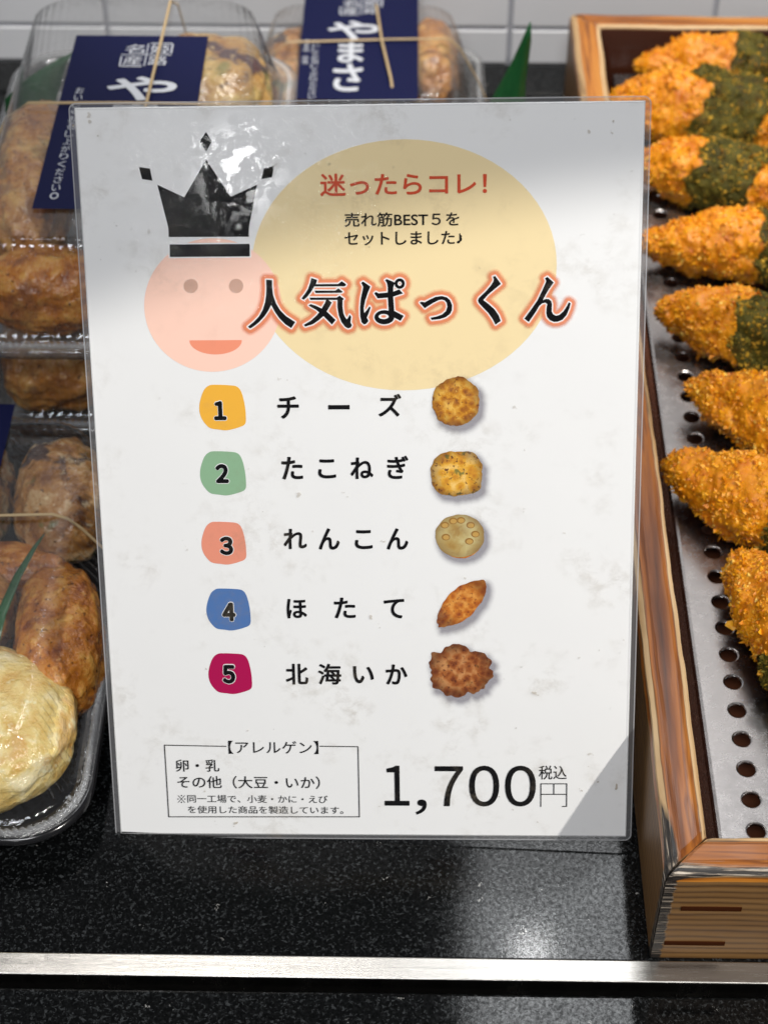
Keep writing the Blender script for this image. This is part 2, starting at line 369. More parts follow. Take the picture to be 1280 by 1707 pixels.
flat('reference_mark', [bar(297, 1326, 308, 1337.6, .00022), bar(308, 1326, 297, 1337.6, .00022)] + [ell(a, b, 1.15, 1.15, 10) for a, b in ((302.5, 1326.3), (302.5, 1337.3), (296.8, 1331.8), (308.2, 1331.8))], BLACK, 9)
pr = glyphs([('１', (639.4, 1276, 682.5, 1343), .008), ('，', (692, 1332.5, 711.4, 1358), .004), ('７', (723.7, 1277, 771.7, 1344), .008), ('０', (781, 1276, 831.7, 1344.5), .008), ('０', (841, 1276, 892.5, 1344.5), .008)], 9, 'price_text', BLACK)
glyphs([('税込', (897.4, 1276, 943.8, 1299.5), .004)], 9, 'tax_note', BLACK, pr)
w = .00042
flat('yen_character', [bar(901, 1306.5, 901, 1344, w), bar(901, 1306.5, 944, 1306.5, w), bar(944, 1306.5, 944, 1344, w), bar(944, 1344, 937, 1344.3, w), bar(901, 1324, 944, 1324, w), bar(922.5, 1307, 922.5, 1324, w)], BLACK, 9, pr)
# food photographs printed on the card
def food_print(name, cols, scale, dark, seed, green=0., ctr=None):
    g = N(name); v = g.coord('Object', loc=(seed*.31, seed*.17, 0)); n1 = g.noise(v, scale, 5, .65, .6); n2 = g.noise(v, scale*2.6, 4, .6, .4); vv = g.voro(v, scale*1.3, 'Distance')
    c = g.ramp(g.math('ADD', g.math('MULTIPLY', n1, .7), g.math('MULTIPLY', vv, .45)), list(zip((.25, .42, .58, .75), cols)))
    c = g.mix(g.ramp(n2, [(.57, 0.), (.66, dark)]), c, cols[0])
    c = g.mix(g.ramp(n2, [(.27, .8), (.36, 0.)]), c, cols[3])
    if green: c = g.mix(g.ramp(g.noise(v, scale*1.1, 2), [(.60, 0.), (.66, green)]), c, (.10, .13, .03))
    if ctr:                                          # the round fritter as photographed and printed
        mp = g.coord('Object', (1/ctr[2], 1/ctr[3], 0), loc=(-ctr[0]/ctr[2], -ctr[1]/ctr[3], 0)); ln = g.n('ShaderNodeVectorMath'); ln.operation = 'LENGTH'; g.link(mp, ln.inputs[0])
        c = g.mix(g.ramp(g.math('ADD', ln.outputs['Value'], g.math('MULTIPLY', g.math('SUBTRACT', n1, .5), .5)), [(.62, 0.), (1.0, .65)]), c, tuple(x*.65 for x in cols[0]))
    g.bsdf(Base_Color=c, Roughness=.6, Specular_IOR_Level=.2); return g.m
PH = [((.14, .034, .006), (.32, .10, .010), (.56, .23, .015), (.80, .46, .08)), ((.10, .03, .015), (.55, .22, .02), (.74, .38, .035), (.86, .55, .16)),
      ((.26, .12, .03), (.40, .25, .07), (.48, .36, .14), (.56, .47, .22)), ((.16, .03, .008), (.36, .085, .012), (.54, .17, .02), (.70, .30, .06)),
      ((.085, .016, .006), (.20, .045, .010), (.36, .11, .025), (.55, .25, .09))]
def wob(n, sx, sy, rot, k, pw=2.0, amp=.035, tip=0):
    out = []
    for i in range(n):
        a = 2*PI*i/n; ca, sa = math.cos(a), math.sin(a)
        r = (abs(ca)**pw+abs(sa)**pw)**(-1/pw)
        r *= 1 + amp*(noise.noise(Vector((ca*2.2, sa*2.2, k*7.3)))*1.6 + noise.noise(Vector((ca*6, sa*6, k*3.1))))
        x, y = r*ca*sx, r*sa*sy
        if tip: y *= (1-.42*abs(ca)**3)
        out.append((x*math.cos(rot)-y*math.sin(rot), x*math.sin(rot)+y*math.cos(rot)))
    return out
photos = [(755.5, 669, wob(80, 39, 41.5, 0, 1, 2.0, .05)), (758, 789, wob(80, 42, 36.5, 0, 2, 2.9, .05)), (763.5, 893, wob(80, 40.5, 35.5, 0, 3, 2.1, .02)),
          (767.5, 1005.5, wob(90, 54, 25, -.76, 4, 2.0, .05, 1)), (766, 1118.5, wob(110, 50, 40, .1, 5, 2.2, .13))]
plab = ['golden round fritter', 'yellow fritter with dark and green bits', 'pale lotus root slice', 'reddish pointed oval fritter', 'ragged brown fritter']
for k, (cx, cy_, o_) in enumerate(photos):
    m = food_print('printed_fritter_'+'abcde'[k], PH[k], (260, 230, 120, 300, 240)[k], (.8, .95, .3, .7, .8)[k], k+1, (0, .8, 0, 0, .15)[k], (*P(cx, cy_), *((.0098, .0098) if k < 4 else (.0122, .0105))))
    ph = flat('item_photo', [[P(cx+a, cy_+b) for a, b in o_]], m, 5); ph['label'] = plab[k] + ' printed on the card'
    op = [(cx+a, cy_+b) for a, b in o_]
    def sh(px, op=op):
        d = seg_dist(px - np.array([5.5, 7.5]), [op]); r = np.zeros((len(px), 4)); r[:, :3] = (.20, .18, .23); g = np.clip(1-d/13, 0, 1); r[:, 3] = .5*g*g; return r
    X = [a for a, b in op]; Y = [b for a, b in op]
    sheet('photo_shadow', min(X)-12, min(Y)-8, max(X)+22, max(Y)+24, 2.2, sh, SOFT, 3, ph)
    if k == 2:
        side = food_print('printed_lotus_side', PH[3], 260, .5, 9)
        flat('lower_slice', [[P(cx+1.5+a*.93, cy_+6.5+b*.93) for a, b in wob(60, 39, 33, 0, 8, 2.0, .02)]], side, 4, ph)
        hl = ink('lotus_hole', srgb(150, 112, 58)); h2 = ink('lotus_hole_core', srgb(192, 152, 84))
        hs = [(738, 875), (752, 868), (765, 867), (781, 875), (789, 890), (779, 902), (740, 895)]
        flat('lotus_hole', [ell(a, b, 7.2, 5.6, 20) for a, b in hs], hl, 6, ph); flat('lotus_hole_core', [ell(a+.5, b+.6, 5.2, 3.8, 20) for a, b in hs], h2, 7, ph)
# clear film, worn and dirty
def film_mat():
    g = N('laminate_film'); v = g.coord('Object')
    wv = g.noise(v, 14, 2, .5); fine = g.noise(v, 520, 1, .5); mid = g.noise(v, 420, 2, .6, .4)
    gu = g.sep(v)
    vd = g.n('ShaderNodeVectorMath'); vd.operation = 'DISTANCE'; g.link(v, vd.inputs[0]); vd.inputs[1].default_value = (.064, .266, 0)      # scuffed, crinkled corner of the film
    zone = g.ramp(g.math('MULTIPLY', vd.outputs['Value'], 10.), [(.10, 1.), (.62, .03)])
    patch = g.math('MULTIPLY', g.ramp(g.noise(v, 95, 6, .75), [(.47, 0.), (.58, 1.)]), zone)
    h = g.math('ADD', g.math('MULTIPLY', wv, .35), g.math('MULTIPLY', g.math('MULTIPLY', mid, patch), .095))
    h = g.math('ADD', h, g.math('MULTIPLY', g.math('MULTIPLY', fine, patch), .06))
    bm = g.bump(h, .45, .0016)
    fr = g.schlick(bm, .026)
    gl = g.n('ShaderNodeBsdfGlossy'); g.set(gl, Roughness=.085, Normal=bm, Color=(1, 1, 1, 1))
    tr = g.n('ShaderNodeBsdfTransparent'); mx = g.n('ShaderNodeMixShader')
    g.link(fr, mx.inputs[0]); g.link(tr.outputs[0], mx.inputs[1]); g.link(gl.outputs[0], mx.inputs[2])
    st = g.math('MULTIPLY', g.ramp(g.noise(v, 24, 5, .62), [(.50, 0.), (.66, 1.)]), g.ramp(g.noise(v, 130, 6, .72, .25), [(.46, 0.), (.62, 1.)]))
    st2 = g.ramp(g.noise(v, 9, 3, .6, .5), [(.50, 0.), (.75, .015)])
    spk = g.math('MULTIPLY', g.ramp(g.noise(v, 260, 2), [(.70, 0.), (.74, 1.)]), .5)
    spk = g.math('MULTIPLY', spk, g.ramp(g.noise(v, 33, 2), [(.52, 0.), (.60, 1.)]))
    wear = g.ramp(gu[1], [(.02, 1.), (.22, .35), (.29, .9)])
    a = g.math('MULTIPLY', g.math('ADD', g.math('MAXIMUM', g.math('MULTIPLY', st, .24), spk), st2), wear)
    di = g.n('ShaderNodeBsdfDiffuse'); g.set(di, Color=(.44, .37, .27, 1)); m2 = g.n('ShaderNodeMixShader')
    g.link(a, m2.inputs[0]); g.link(mx.outputs[0], m2.inputs[1]); g.link(di.outputs[0], m2.inputs[2]); g.link(m2.outputs[0], g.out.inputs[0])
    return g.m
def rrect(x0, x1, y0, y1, r, n=8):
    o = []
    for cx, cy_, a in ((x1-r, y0+r, -PI/2), (x1-r, y1-r, 0), (x0+r, y1-r, PI/2), (x0+r, y0+r, PI)):
        o += [(cx+r*math.cos(a+PI/2*i/n), cy_+r*math.sin(a+PI/2*i/n)) for i in range(n+1)]
    return o
FILM = film_mat()
mgl, mgr, mgt, mgb = .0022, .0022, .0018, .0018
of = rrect(-mgl, .21+mgr, -mgb, .297+mgt, .0028)
n = len(of)
fz = 11*L+.0003
mesh_obj('clear_film', [(a, b, fz) for a, b in of], [tuple(range(n))], FILM, card)
def rim_mat(name, col, mixf, rough=.15):
    g = N(name); t = g.n('ShaderNodeBsdfTransparent'); gl = g.n('ShaderNodeBsdfPrincipled'); g.set(gl, Base_Color=c4(col), Roughness=rough)
    m = g.n('ShaderNodeMixShader'); m.inputs[0].default_value = mixf; g.link(t.outputs[0], m.inputs[1]); g.link(gl.outputs[0], m.inputs[2]); g.link(m.outputs[0], g.out.inputs[0]); return g.m
inn = rrect(-mgl+.0005, .21+mgr-.0005, -mgb+.0005, .297+mgt-.0005, .0024)
vs = [(a, b, fz) for a, b in of] + [(a, b, fz-.0006) for a, b in of] + [(a, b, fz+.00006) for a, b in inn]
mesh_obj('film_edge', vs, [(i, i+n, (i+1) % n+n, (i+1) % n)[::-1] for i in range(n)] + [(i, (i+1) % n, (i+1) % n+2*n, i+2*n) for i in range(n)], rim_mat('film_edge_plastic', (.62, .62, .64), .38), card)
pe = rrect(0, .21, 0, .297, .0003, 2); pi_ = rrect(.0004, .2096, .0004, .2966, .0002, 2); k = len(pe)
mesh_obj('sealed_edge', [(a, b, fz-.00002) for a, b in pe]+[(a, b, fz+.00008) for a, b in pi_], [(i, (i+1) % k, (i+1) % k+k, i+k) for i in range(k)], rim_mat('seal_plastic', (.9, .9, .9), .42), card)
mg = rim_mat('film_margin', (.30, .30, .31), .30, .2)
mesh_obj('film_margin', [(a, b, fz-.0005) for a, b in of]+[(a, b, fz-.0005) for a, b in rrect(.0002, .2098, .0002, .2968, .0002)], [(i, (i+1) % n, (i+1) % n+n, i+n) for i in range(n)], mg, card)

# ---------------------------------------------------------------- wooden box
def wood(name, axis, top):
    g = N(name); c = g.n('ShaderNodeTexCoord').outputs['Object']; s = g.sep(c)
    long = {'x': (2.6, 75, 75), 'y': (75, 2.6, 75)}[axis]
    v = g.coord('Object', long); n = g.noise(v, 1.0, 5, .62, .5); n2 = g.noise(v, 3.4, 4, .6, .6)
    at = g.n('ShaderNodeAttribute'); at.attribute_name = 'Col'; ch = g.n('ShaderNodeSeparateColor'); g.link(at.outputs['Color'], ch.inputs[0])
    if top:
        core = g.ramp(n, [(.28, (.045, .012, .004)), (.38, (.16, .045, .007)), (.47, (.33, .105, .013)), (.505, (.16, .046, .008)), (.55, (.44, .155, .019)), (.70, (.54, .24, .042))])
        pale = g.ramp(n2, [(.33, (.10, .05, .022)), (.43, (.44, .27, .12)), (.62, (.60, .42, .23))])
        e = g.math('ADD', ch.outputs[0], g.math('MULTIPLY', g.math('SUBTRACT', n, .5), 1.5))     # 1 at the worn arrises
        c0 = g.mix(g.ramp(e, [(.52, 0.), (.62, 1.)]), core, pale)
        line = g.ramp(g.math('ABSOLUTE', g.math('SUBTRACT', e, .57)), [(.0, .75), (.05, 0.)])
        c0 = g.mix(line, c0, (.06, .022, .01))
        rough = g.ramp(e, [(.5, .28), (.65, .65)])
    else:
        gl = g.n('ShaderNodeTexWave'); gl.bands_direction = 'Z'; g.link(g.coord('Object', (.15, .15, 1) if axis == 'x' else (.15, .15, 1)), gl.inputs[0])
        g.set(gl, Scale=78., Distortion=5.5, Detail=4, Detail_Scale=.9)
        c0 = g.ramp(gl.outputs['Fac'], [(.0, (.045, .017, .005)), (.14, (.15, .070, .020)), (.6, (.235, .118, .036)), (1, (.27, .14, .046))])  # browns darkened: shade on the box's outer faces is put into the colour
        c0 = g.mix(.4, c0, g.ramp(n2, [(.3, (.10, .042, .012)), (.7, (.27, .15, .052))]))
        rough = .48
    fib = g.noise(g.coord('Object', tuple(x*(4 if x > 50 else 3) for x in long)), 2.4, 4, .75)
    char = g.ramp(fib, [(.42, (.006, .005, .005)), (.52, (.030, .024, .020)), (.57, (.22, .175, .13)), (.66, (.66, .58, .48))])
    cm = g.ramp(g.math('ADD', ch.outputs[1], g.math('MULTIPLY', g.math('SUBTRACT', n2, .5), .7)), [(.46, 0.), (.58, 1.)])
    c0 = g.mix(cm, c0, char)
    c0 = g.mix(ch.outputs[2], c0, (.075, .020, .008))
    g.bsdf(Base_Color=c0, Roughness=rough, Coat_Weight=.12 if top else .0, Coat_Roughness=.12,
           Normal=g.bump(g.math('ADD', n2, g.math('MULTIPLY', g.math('MULTIPLY', fib, cm), 1.5)), .35, .0007))
    return g.m
BX0, BX1, BY0, BY1, BH, BT = .1108, .288, -.0543, .562, .0602, .0172
WTX, WTY, WSX, WSY = wood('rim_wood_cross', 'x', True), wood('rim_wood_long', 'y', True), wood('side_wood_cross', 'x', False), wood('side_wood_long', 'y', False)
wbox = empty('wooden_box', (BX0, BY0, 0))
tag(wbox, 'shallow worn wooden box of fried skewer pieces at the right of the card', 'box')
def board(name, corner_a, corner_b, inw, axis, seg, burnt=0.):
    """mitred board from outer corner a to b; inw = unit vector to the inside"""
    a, b, inw = Vector((*corner_a, 0)), Vector((*corner_b, 0)), Vector((*inw, 0)); ln = (b-a).length; d = (b-a)/ln
    rc = .0030
    prof = [(0, .0002), (0, .012), (0, .024), (0, .036), (0, BH-rc*1.7), (rc*.35, BH-rc*.6), (rc*1.1, BH-.0002)]      # (inset, height)
    m = 9
    prof += [(rc*1.1 + (BT-rc*1.1-.0012)*i/m, BH + (.0004 if 1 < i < m-1 else 0)) for i in range(1, m+1)]
    prof += [(BT-.0003, BH-.0008), (BT, BH-.002), (BT, .03), (BT, .004), (BT*.5, .0002)]
    vs, fs, col, mi = [], [], [], []
    K = len(prof)
    for i in range(seg+1):
        t = i/seg
        for j, (ins, h) in enumerate(prof):
            s0 = ins; L_ = ln - 2*ins; p = a + d*(s0 + L_*t) + inw*ins + Vector((0, 0, h))
            gap = .00025
            if i == 0: p += d*gap
            if i == seg: p -= d*gap
            q_ = p*38; wob_ = noise.noise(q_)*.0007 + noise.noise(q_*4)*.00025
            if h > .04: p += inw*wob_*(1 if ins < BT*.5 else -1) + Vector((0, 0, noise.noise(p*30+Vector((5, 0, 0)))*.0007 - (.0006 if i in (0, seg) else 0)))
            elif h < .001: pass
            else: p += inw*(noise.noise(q_*.5)*.0004)
            vs.append(p - Vector((BX0, BY0, 0)))
            top = h > BH-.004
            ew = max(0, 1-ins/(BT*.42), 1-(BT-ins)/(BT*.30)) if top else 0
            dc = (p - Vector((BX0, BY0, BH))).length if True else 1
            dz = p - Vector((BX0, BY0, 0)); edge_d = math.hypot(dz.x, dz.y)
            ch = 0
            outer = max(0, 1-ins/.0095)
            ch = max(ch, outer*max(burnt, (1-dc/.060)*1.3, 0) if top else 0)
            ch = max(ch, max(0, 1-edge_d/.0075)*1.15 if ins < .001 else 0)
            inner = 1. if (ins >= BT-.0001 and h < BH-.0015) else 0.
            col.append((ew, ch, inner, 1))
    for i in range(seg):
        for j in range(K):
            j2 = (j+1) % K
            fs.append((i*K+j, (i+1)*K+j, (i+1)*K+j2, i*K+j2)); mi.append(0 if 4 <= j <= 17 else 1)
    fs += [tuple(range(K)), tuple(reversed([seg*K+j for j in range(K)]))]; mi += [1, 1]
    o = mesh_obj(name, vs, fs, None, wbox, False, [WTX if axis == 'x' else WTY, WSX if axis == 'x' else WSY], mi, col)
    bm = bmesh.new(); bm.from_mesh(o.data); bmesh.ops.recalc_face_normals(bm, faces=bm.faces); bm.to_mesh(o.data); bm.free()
    for p in o.data.polygons: p.use_smooth = False
    return o
board('side_board', (BX0, BY1), (BX0, BY0), (1, 0), 'y', 150, .35)['label'] = 'left side board with worn rim'
fb = board('front_board', (BX0, BY0), (BX1, BY0), (0, 1), 'x', 80, .80)
board('side_board', (BX1, BY0), (BX1, BY1), (-1, 0), 'y', 90)
board('back_board', (BX1, BY1), (BX0, BY1), (0, -1), 'x', 80)
v, f = box_vf(BT-.001, BX1-BX0-BT+.001, BT-.001, BY1-BY0-BT+.001, .003, .008)
g = N('base_wood'); nn = g.noise(g.coord('Object', (4, 60, 1)), 3, 4); g.bsdf(Base_Color=g.mix(nn, (.10, .028, .012), (.23, .075, .03)), Roughness=.5)
mesh_obj('bottom_board', v, f, g.m, wbox)
KEYM = plain('spline_wood', (.050, .015, .006), .8, Specular_IOR_Level=0.)
for x0, x1, z0, z1 in ((.0080, .0310, .0352, .0378), (.0045, .0280, .0103, .0127)):
    v, f = box_vf(x0, x1, -.00035, .002, z0, z1); mesh_obj('spline_key', v, f, KEYM, fb)
# perforated steel plate
def plate():
    g = steel('plate_steel', (.50, .475, .465), .25, (9, 9, 9)); PX, PY, R, Z = .02355, .01522, .0036, 0
    vs, fs = [], []; x0, y0 = 0., 0.; nseg = 24
    W_, H_ = BX1-BT-.006-.1374, BY1-BY0-2*BT-.008
    cols = int(W_/PX)+1; xs = .0162
    def cell(cx, cy_, xa, xb, ya, yb):
        k = len(vs); sq = []
        for i in range(nseg):
            a = 2*PI*(i+.5)/nseg; ca, sa = math.cos(a), math.sin(a)
            t = min((xb-cx if ca > 0 else cx-xa)/max(abs(ca), 1e-9), (yb-cy_ if sa > 0 else cy_-ya)/max(abs(sa), 1e-9))
            vs.append((cx+ca*t, cy_+sa*t, Z)); sq.append(0)
        for r, z in ((R+.0008, Z), (R+.0003, Z-.0002), (R, Z-.0006), (R, Z-.0016)):
            for i in range(nseg):
                a = 2*PI*(i+.5)/nseg; vs.append((cx+math.cos(a)*r, cy_+math.sin(a)*r, z))
        for rr in range(4):
            for i in range(nseg):
                i2 = (i+1) % nseg; fs.append((k+rr*nseg+i, k+rr*nseg+i2, k+(rr+1)*nseg+i2, k+(rr+1)*nseg+i))
        # corners
        for (xx, yy, i) in ((xb, yb, 0), (xa, yb, 1), (xa, ya, 2), (xb, ya, 3)):
            best = None
            for i in range(nseg):
                i2 = (i+1) % nseg; p, q_ = vs[k+i], vs[k+i2]
                on = lambda p_: (abs(p_[0]-xx) < 1e-9, abs(p_[1]-yy) < 1e-9)
                op, oq = on(p), on(q_)
                if (op[0] and oq[1] and not op[1] and not oq[0]) or (op[1] and oq[0] and not op[0] and not oq[1]): best = (i, i2)
            if best: vs.append((xx, yy, Z)); fs.append((k+best[0], len(vs)-1, k+best[1]))
    mrg = xs - PX/2
    for ci in range(cols):
        xa = mrg + ci*PX; xb = xa+PX
        if xb > W_: xb = W_
        if xb-xa < PX*.6: vs += [(xa, 0, Z), (xb, 0, Z), (xb, H_, Z), (xa, H_, Z)]; fs.append(tuple(range(len(vs)-4, len(vs)))); continue
        ys = (.0187 if ci % 2 == 0 else .0187+PY/2) - PY
        ya = 0.; r = 0
        yy = ys
        first = ys - PY/2
        while first < 0: first += PY
        vs += [(xa, 0, Z), (xb, 0, Z), (xb, first, Z), (xa, first, Z)]; fs.append(tuple(range(len(vs)-4, len(vs))))
        while first + PY < H_: cell(xa+PX/2, first+PY/2, xa, xb, first, first+PY); first += PY
        vs += [(xa, first, Z), (xb, first, Z), (xb, H_, Z), (xa, H_, Z)]; fs.append(tuple(range(len(vs)-4, len(vs))))
    # left margin rolled down into a flange
    prof = [(mrg, 0), (.0022, 0), (.0010, -.0003), (.0003, -.0010), (0, -.0022), (0, -.019)]
    k = len(vs)
    for x, z in prof: vs += [(x, 0, z), (x, H_, z)]
    for i in range(len(prof)-1): fs.append((k+2*i, k+2*i+1, k+2*i+3, k+2*i+2))
    o = mesh_obj('perforated_plate', vs, fs, g, loc=(.1374, BY0+BT+.004, .030))
    bm = bmesh.new(); bm.from_mesh(o.data); bmesh.ops.remove_doubles(bm, verts=bm.verts, dist=1e-6); bmesh.ops.recalc_face_normals(bm, faces=bm.faces)
    if sum(f_.normal.z for f_ in bm.faces) < 0: bmesh.ops.reverse_faces(bm, faces=bm.faces)
    bm.to_mesh(o.data); bm.free()
    return tag(o, 'perforated stainless steel plate lying inside the wooden box', 'plate')
plate()

# ---------------------------------------------------------------- fried pieces
def crumb_mat(name, rough, spec):
    g = N(name); a = g.n('ShaderNodeVertexColor'); a.layer_name = 'Col'; v = g.coord('Object'); n = g.noise(v, 140, 4, .6); n2 = g.noise(v, 900, 3)
    c = g.mix(g.ramp(n, [(.30, .7), (.52, 0.)]), a.outputs[0], g.mix(1., a.outputs[0], (.58, .28, .12), 'MULTIPLY'))
    g.bsdf(Base_Color=c, Roughness=rough, Specular_IOR_Level=spec, Subsurface_Weight=.12, Subsurface_Radius=(.004, .0015, .0004), Subsurface_Scale=.6, Normal=g.bump(g.math('ADD', n, g.math('MULTIPLY', n2, .5)), .6, .0012)); return g.m
CRUMB = crumb_mat('fried_crumb', .42, .42); NORI = crumb_mat('seaweed_crumb', .65, .18)
def fried(label, p0, p1, length, hw, ht, lean, band, seed, nfl=9500, bend=.12):
    p0, p1 = Vector(p0), Vector(p1); d = (p1-p0).normalized()
    root = empty('fried_skewer_piece', p0); tag(root, label, 'fried food', 'fried pieces lying in the wooden box')
    side = Vector((0, 0, 1)).cross(d).normalized()          # horizontal, towards the back
    up = d.cross(side)
    wv = (side*math.cos(lean) + up*math.sin(lean)); tv = d.cross(wv).normalized()
    r = np.random.default_rng(seed); sd = seed*3.7
    def prof(t): return max(.02, min(1, (t/.36))**.55 * (1-max(0, (t-.66)/.34)**2.2))
    def surf(t, a, k=0.):
        w = prof(t); cb = bend*length*math.sin(PI*min(t, 1))*.25
        base = d*(t*length) + wv*cb
        ca, sa = math.cos(a), math.sin(a)
        pos = base + wv*(hw*w*ca) + tv*(ht*(w**.8)*sa)
        nv = (wv*(ca/hw) + tv*(sa/ht)).normalized()
        q_ = pos*60 + Vector((sd, sd, 0))
        dis = noise.noise(q_)*.0030 + noise.noise(q_*2.4)*.0019 + noise.noise(q_*6)*.0011
        return pos + nv*(dis+k), nv
    NT, NA = 110, 72
    b0, b1 = band
    jag = lambda a: .11*noise.noise(Vector((math.cos(a)*1.7, math.sin(a)*1.7, sd))) + .03*noise.noise(Vector((math.cos(a)*5, math.sin(a)*5, sd)))
    def colour(t, a):
        g_ = (b0+jag(a)) < t < (b1+jag(a+2)); return g_
    def skin(name, ts, mat, k, colfn, edge=False):
        vs, fs, col = [], [], []
        for t in ts:
            for j in range(NA):
                a = 2*PI*j/NA; tt = t
                if edge: w_ = (t-b0)/(b1-b0); tt = t + jag(a)*(1-w_) + jag(a+2)*w_
                p, nv = surf(tt, a, k); vs.append(p); col.append(colfn(p))
        for i in range(len(ts)-1):
            for j in range(NA): j2 = (j+1) % NA; fs.append((i*NA+j, i*NA+j2, (i+1)*NA+j2, (i+1)*NA+j))
        fs += [tuple(range(NA))[::-1], tuple((len(ts)-1)*NA+j for j in range(NA))]
        return mesh_obj(name, vs, fs, mat, root, True, col=col)
    def oc(p):
        m = .5+.5*noise.noise(p*90+Vector((sd, 0, 0))); c = np.array((.58, .165, .003))*(1-m)+np.array((.80, .33, .006))*m; return (*c, 1)
    def gc(p):
        m = .5+.5*noise.noise(p*120+Vector((sd, 9, 0))); c = np.array((.022, .022, .004))*(1-m)+np.array((.13, .105, .014))*m; return (*c, 1)
    body = skin('body', np.linspace(0, 1, NT), CRUMB, 0, oc)
    bandm = skin('seaweed_band', np.linspace(b0, b1, 40), NORI, .0011, gc, True)
    def flakes(name, n, inband, parent, mat, smin, smax):
        vs, fs, col = [], [], []; cnt = 0
        while cnt < n:
            t, a = r.uniform(.0, 1), r.uniform(0, 2*PI)
            if colour(t + r.normal()*.012, a) != inband: continue
            if inband and r.random() < .25 and abs(t-(b0+b1)/2) < .03: continue
            p, nv = surf(t, a, .0002 if not inband else .0012); cl = noise.noise(p*110+Vector((sd, 5, 0)))
            if not inband and cl < -.12 and r.random() < .7: continue
            cnt += 1
            s = r.uniform(smin, smax)*(.55+1.0*r.random()**3)*(1+.5*max(0, cl))
            rd = Vector(r.normal(size=3)); tdir = (rd - nv*rd.dot(nv)).normalized(); uq = r.random(); lift = r.uniform(.0, .42) if uq < .74 else (r.uniform(.4, 1.0) if uq < .93 else r.uniform(1.0, 1.5))
            if uq >= .93: s *= 1.15
            e1 = (tdir*math.cos(lift)+nv*math.sin(lift)); e2 = e1.cross(nv if lift < 1.2 else tdir.cross(nv)); e2 = e2.normalized() if e2.length > 1e-4 else tdir.cross(nv)
            e2 = (e2 + Vector(r.normal(size=3))*.25).normalized(); e3 = e1.cross(e2)
            wd = s*r.uniform(.3, .62); th = s*r.uniform(.12, .3); q0 = p - nv*.0006
            pts = [q0-e2*wd*.8, q0+e2*wd*.8, q0+e1*s*.55+e2*wd*r.uniform(.5, 1.1)+e3*th*.6, q0+e1*s+e2*wd*r.uniform(-.4, .4)+e3*th*r.uniform(-.6, 1), q0+e1*s*.5-e2*wd*r.uniform(.5, 1.1)+e3*th*.6, q0+e1*s*.45-e3*th*.8+nv*.0002]
            k = len(vs); vs += pts
            fs += [(k, k+1, k+2), (k, k+2, k+4), (k+4, k+2, k+3), (k+1, k, k+5), (k+2, k+1, k+5), (k+3, k+2, k+5), (k+4, k+3, k+5), (k, k+4, k+5)]
            u_ = r.random()
            if inband: c = np.array((.030, .030, .005))*(1-u_)+np.array((.20, .150, .020))*u_ if noise.noise(p*170+Vector((0, sd, 3)))+r.normal()*.26 < .12 else np.array((.56, .32, .03))*r.uniform(.6, 1)
            else:
                c = np.array((.66, .215, .003))*(1-u_)+np.array((.88, .40, .012))*u_
                if r.random() < .07: c = np.array((.50, .15, .008))
                if r.random() < .05: c = np.array((.88, .55, .10))
            col += [(*c, 1)]*6
        return mesh_obj(name, vs, fs, mat, parent, False, col=col)
    flakes('crumb_coating', nfl, False, root, CRUMB, .0008, .0023)
    flakes('crumb_coating', int(nfl*.6), True, bandm, NORI, .0008, .0021)
    return root
Zp = .047
fried('fried piece against the back board, mostly hidden behind the largest piece', (.1480, .520, .049), (.2290, .515, .049), .105, .018, .014, .75, (.52, .86), 11, 5000)
fried('large fried piece with dark green band at the back left corner, biggest in the box', (.1275, .484, .046), (.2205, .462, .047), .118, .0240, .0160, .80, (.50, .80), 12, 11000)
fried('fried piece with green band beside the upper right corner of the card', (.1375, .428, .043), (.2098, .396, .047), .110, .0205, .0160, .80, (.36, .70), 13)
fried('plump all orange ended fried piece fourth from the back, crossing behind the card edge', (.1385, .353, .043), (.2018, .338, .048), .108, .0190, .0160, .72, (.58, .86), 14)
fried('fried piece with raised crumb crest and green band, fifth from the back', (.1412, .296, .045), (.1926, .266, .048), .104, .0192, .0155, .85, (.48, .78), 15)
fried('fried piece with tip just touching the row of holes, third from the front', (.1515, .237, .045), (.1849, .208, .048), .108, .0198, .0160, .80, (.62, .88), 16)
fried('fried piece with long pointed tip near the box rim, second from the front', (.1335, .181, .044), (.1768, .146, .048), .108, .0196, .0160, .70, (.62, .88), 17)
fried('fried piece nearest the front of the box, deep golden and cut by the photo edge', (.1605, .124, .041), (.1745, .0772, .047), .098, .0190, .0160, .55, (.68, .90), 18, 10000)

# ---------------------------------------------------------------- food packs
def lid_mat(name='clear_lid', haze=.009):
    g = N(name); v = g.coord('Object'); n = g.noise(v, 40, 3); n2 = g.noise(v, 300, 3)
    cr_ = g.noise(g.coord('Object', (1, 1, 1.4)), 75, 4, .6, 1.6)
    bm = g.bump(g.math('ADD', g.math('ADD', n, g.math('MULTIPLY', cr_, .45)), g.math('MULTIPLY', n2, .10)), .6, .002)
    fr = g.schlick(bm, .04); gl = g.n('ShaderNodeBsdfGlossy'); g.set(gl, Roughness=.07, Normal=bm)
    tr = g.n('ShaderNodeBsdfTransparent'); g.set(tr, Color=(.97, .97, .97, 1)); mx = g.n('ShaderNodeMixShader')
    g.link(g.math('MULTIPLY', fr, 1.9), mx.inputs[0]); g.link(tr.outputs[0], mx.inputs[1]); g.link(gl.outputs[0], mx.inputs[2])
    di = g.n('ShaderNodeBsdfDiffuse'); g.set(di, Color=(.8, .8, .8, 1)); m2 = g.n('ShaderNodeMixShader')
    g.link(g.math('MULTIPLY', g.ramp(n, [(.3, .4), (.75, 1.6)]), haze), m2.inputs[0]); g.link(mx.outputs[0], m2.inputs[1]); g.link(di.outputs[0], m2.inputs[2]); g.link(m2.outputs[0], g.out.inputs[0]); return g.m
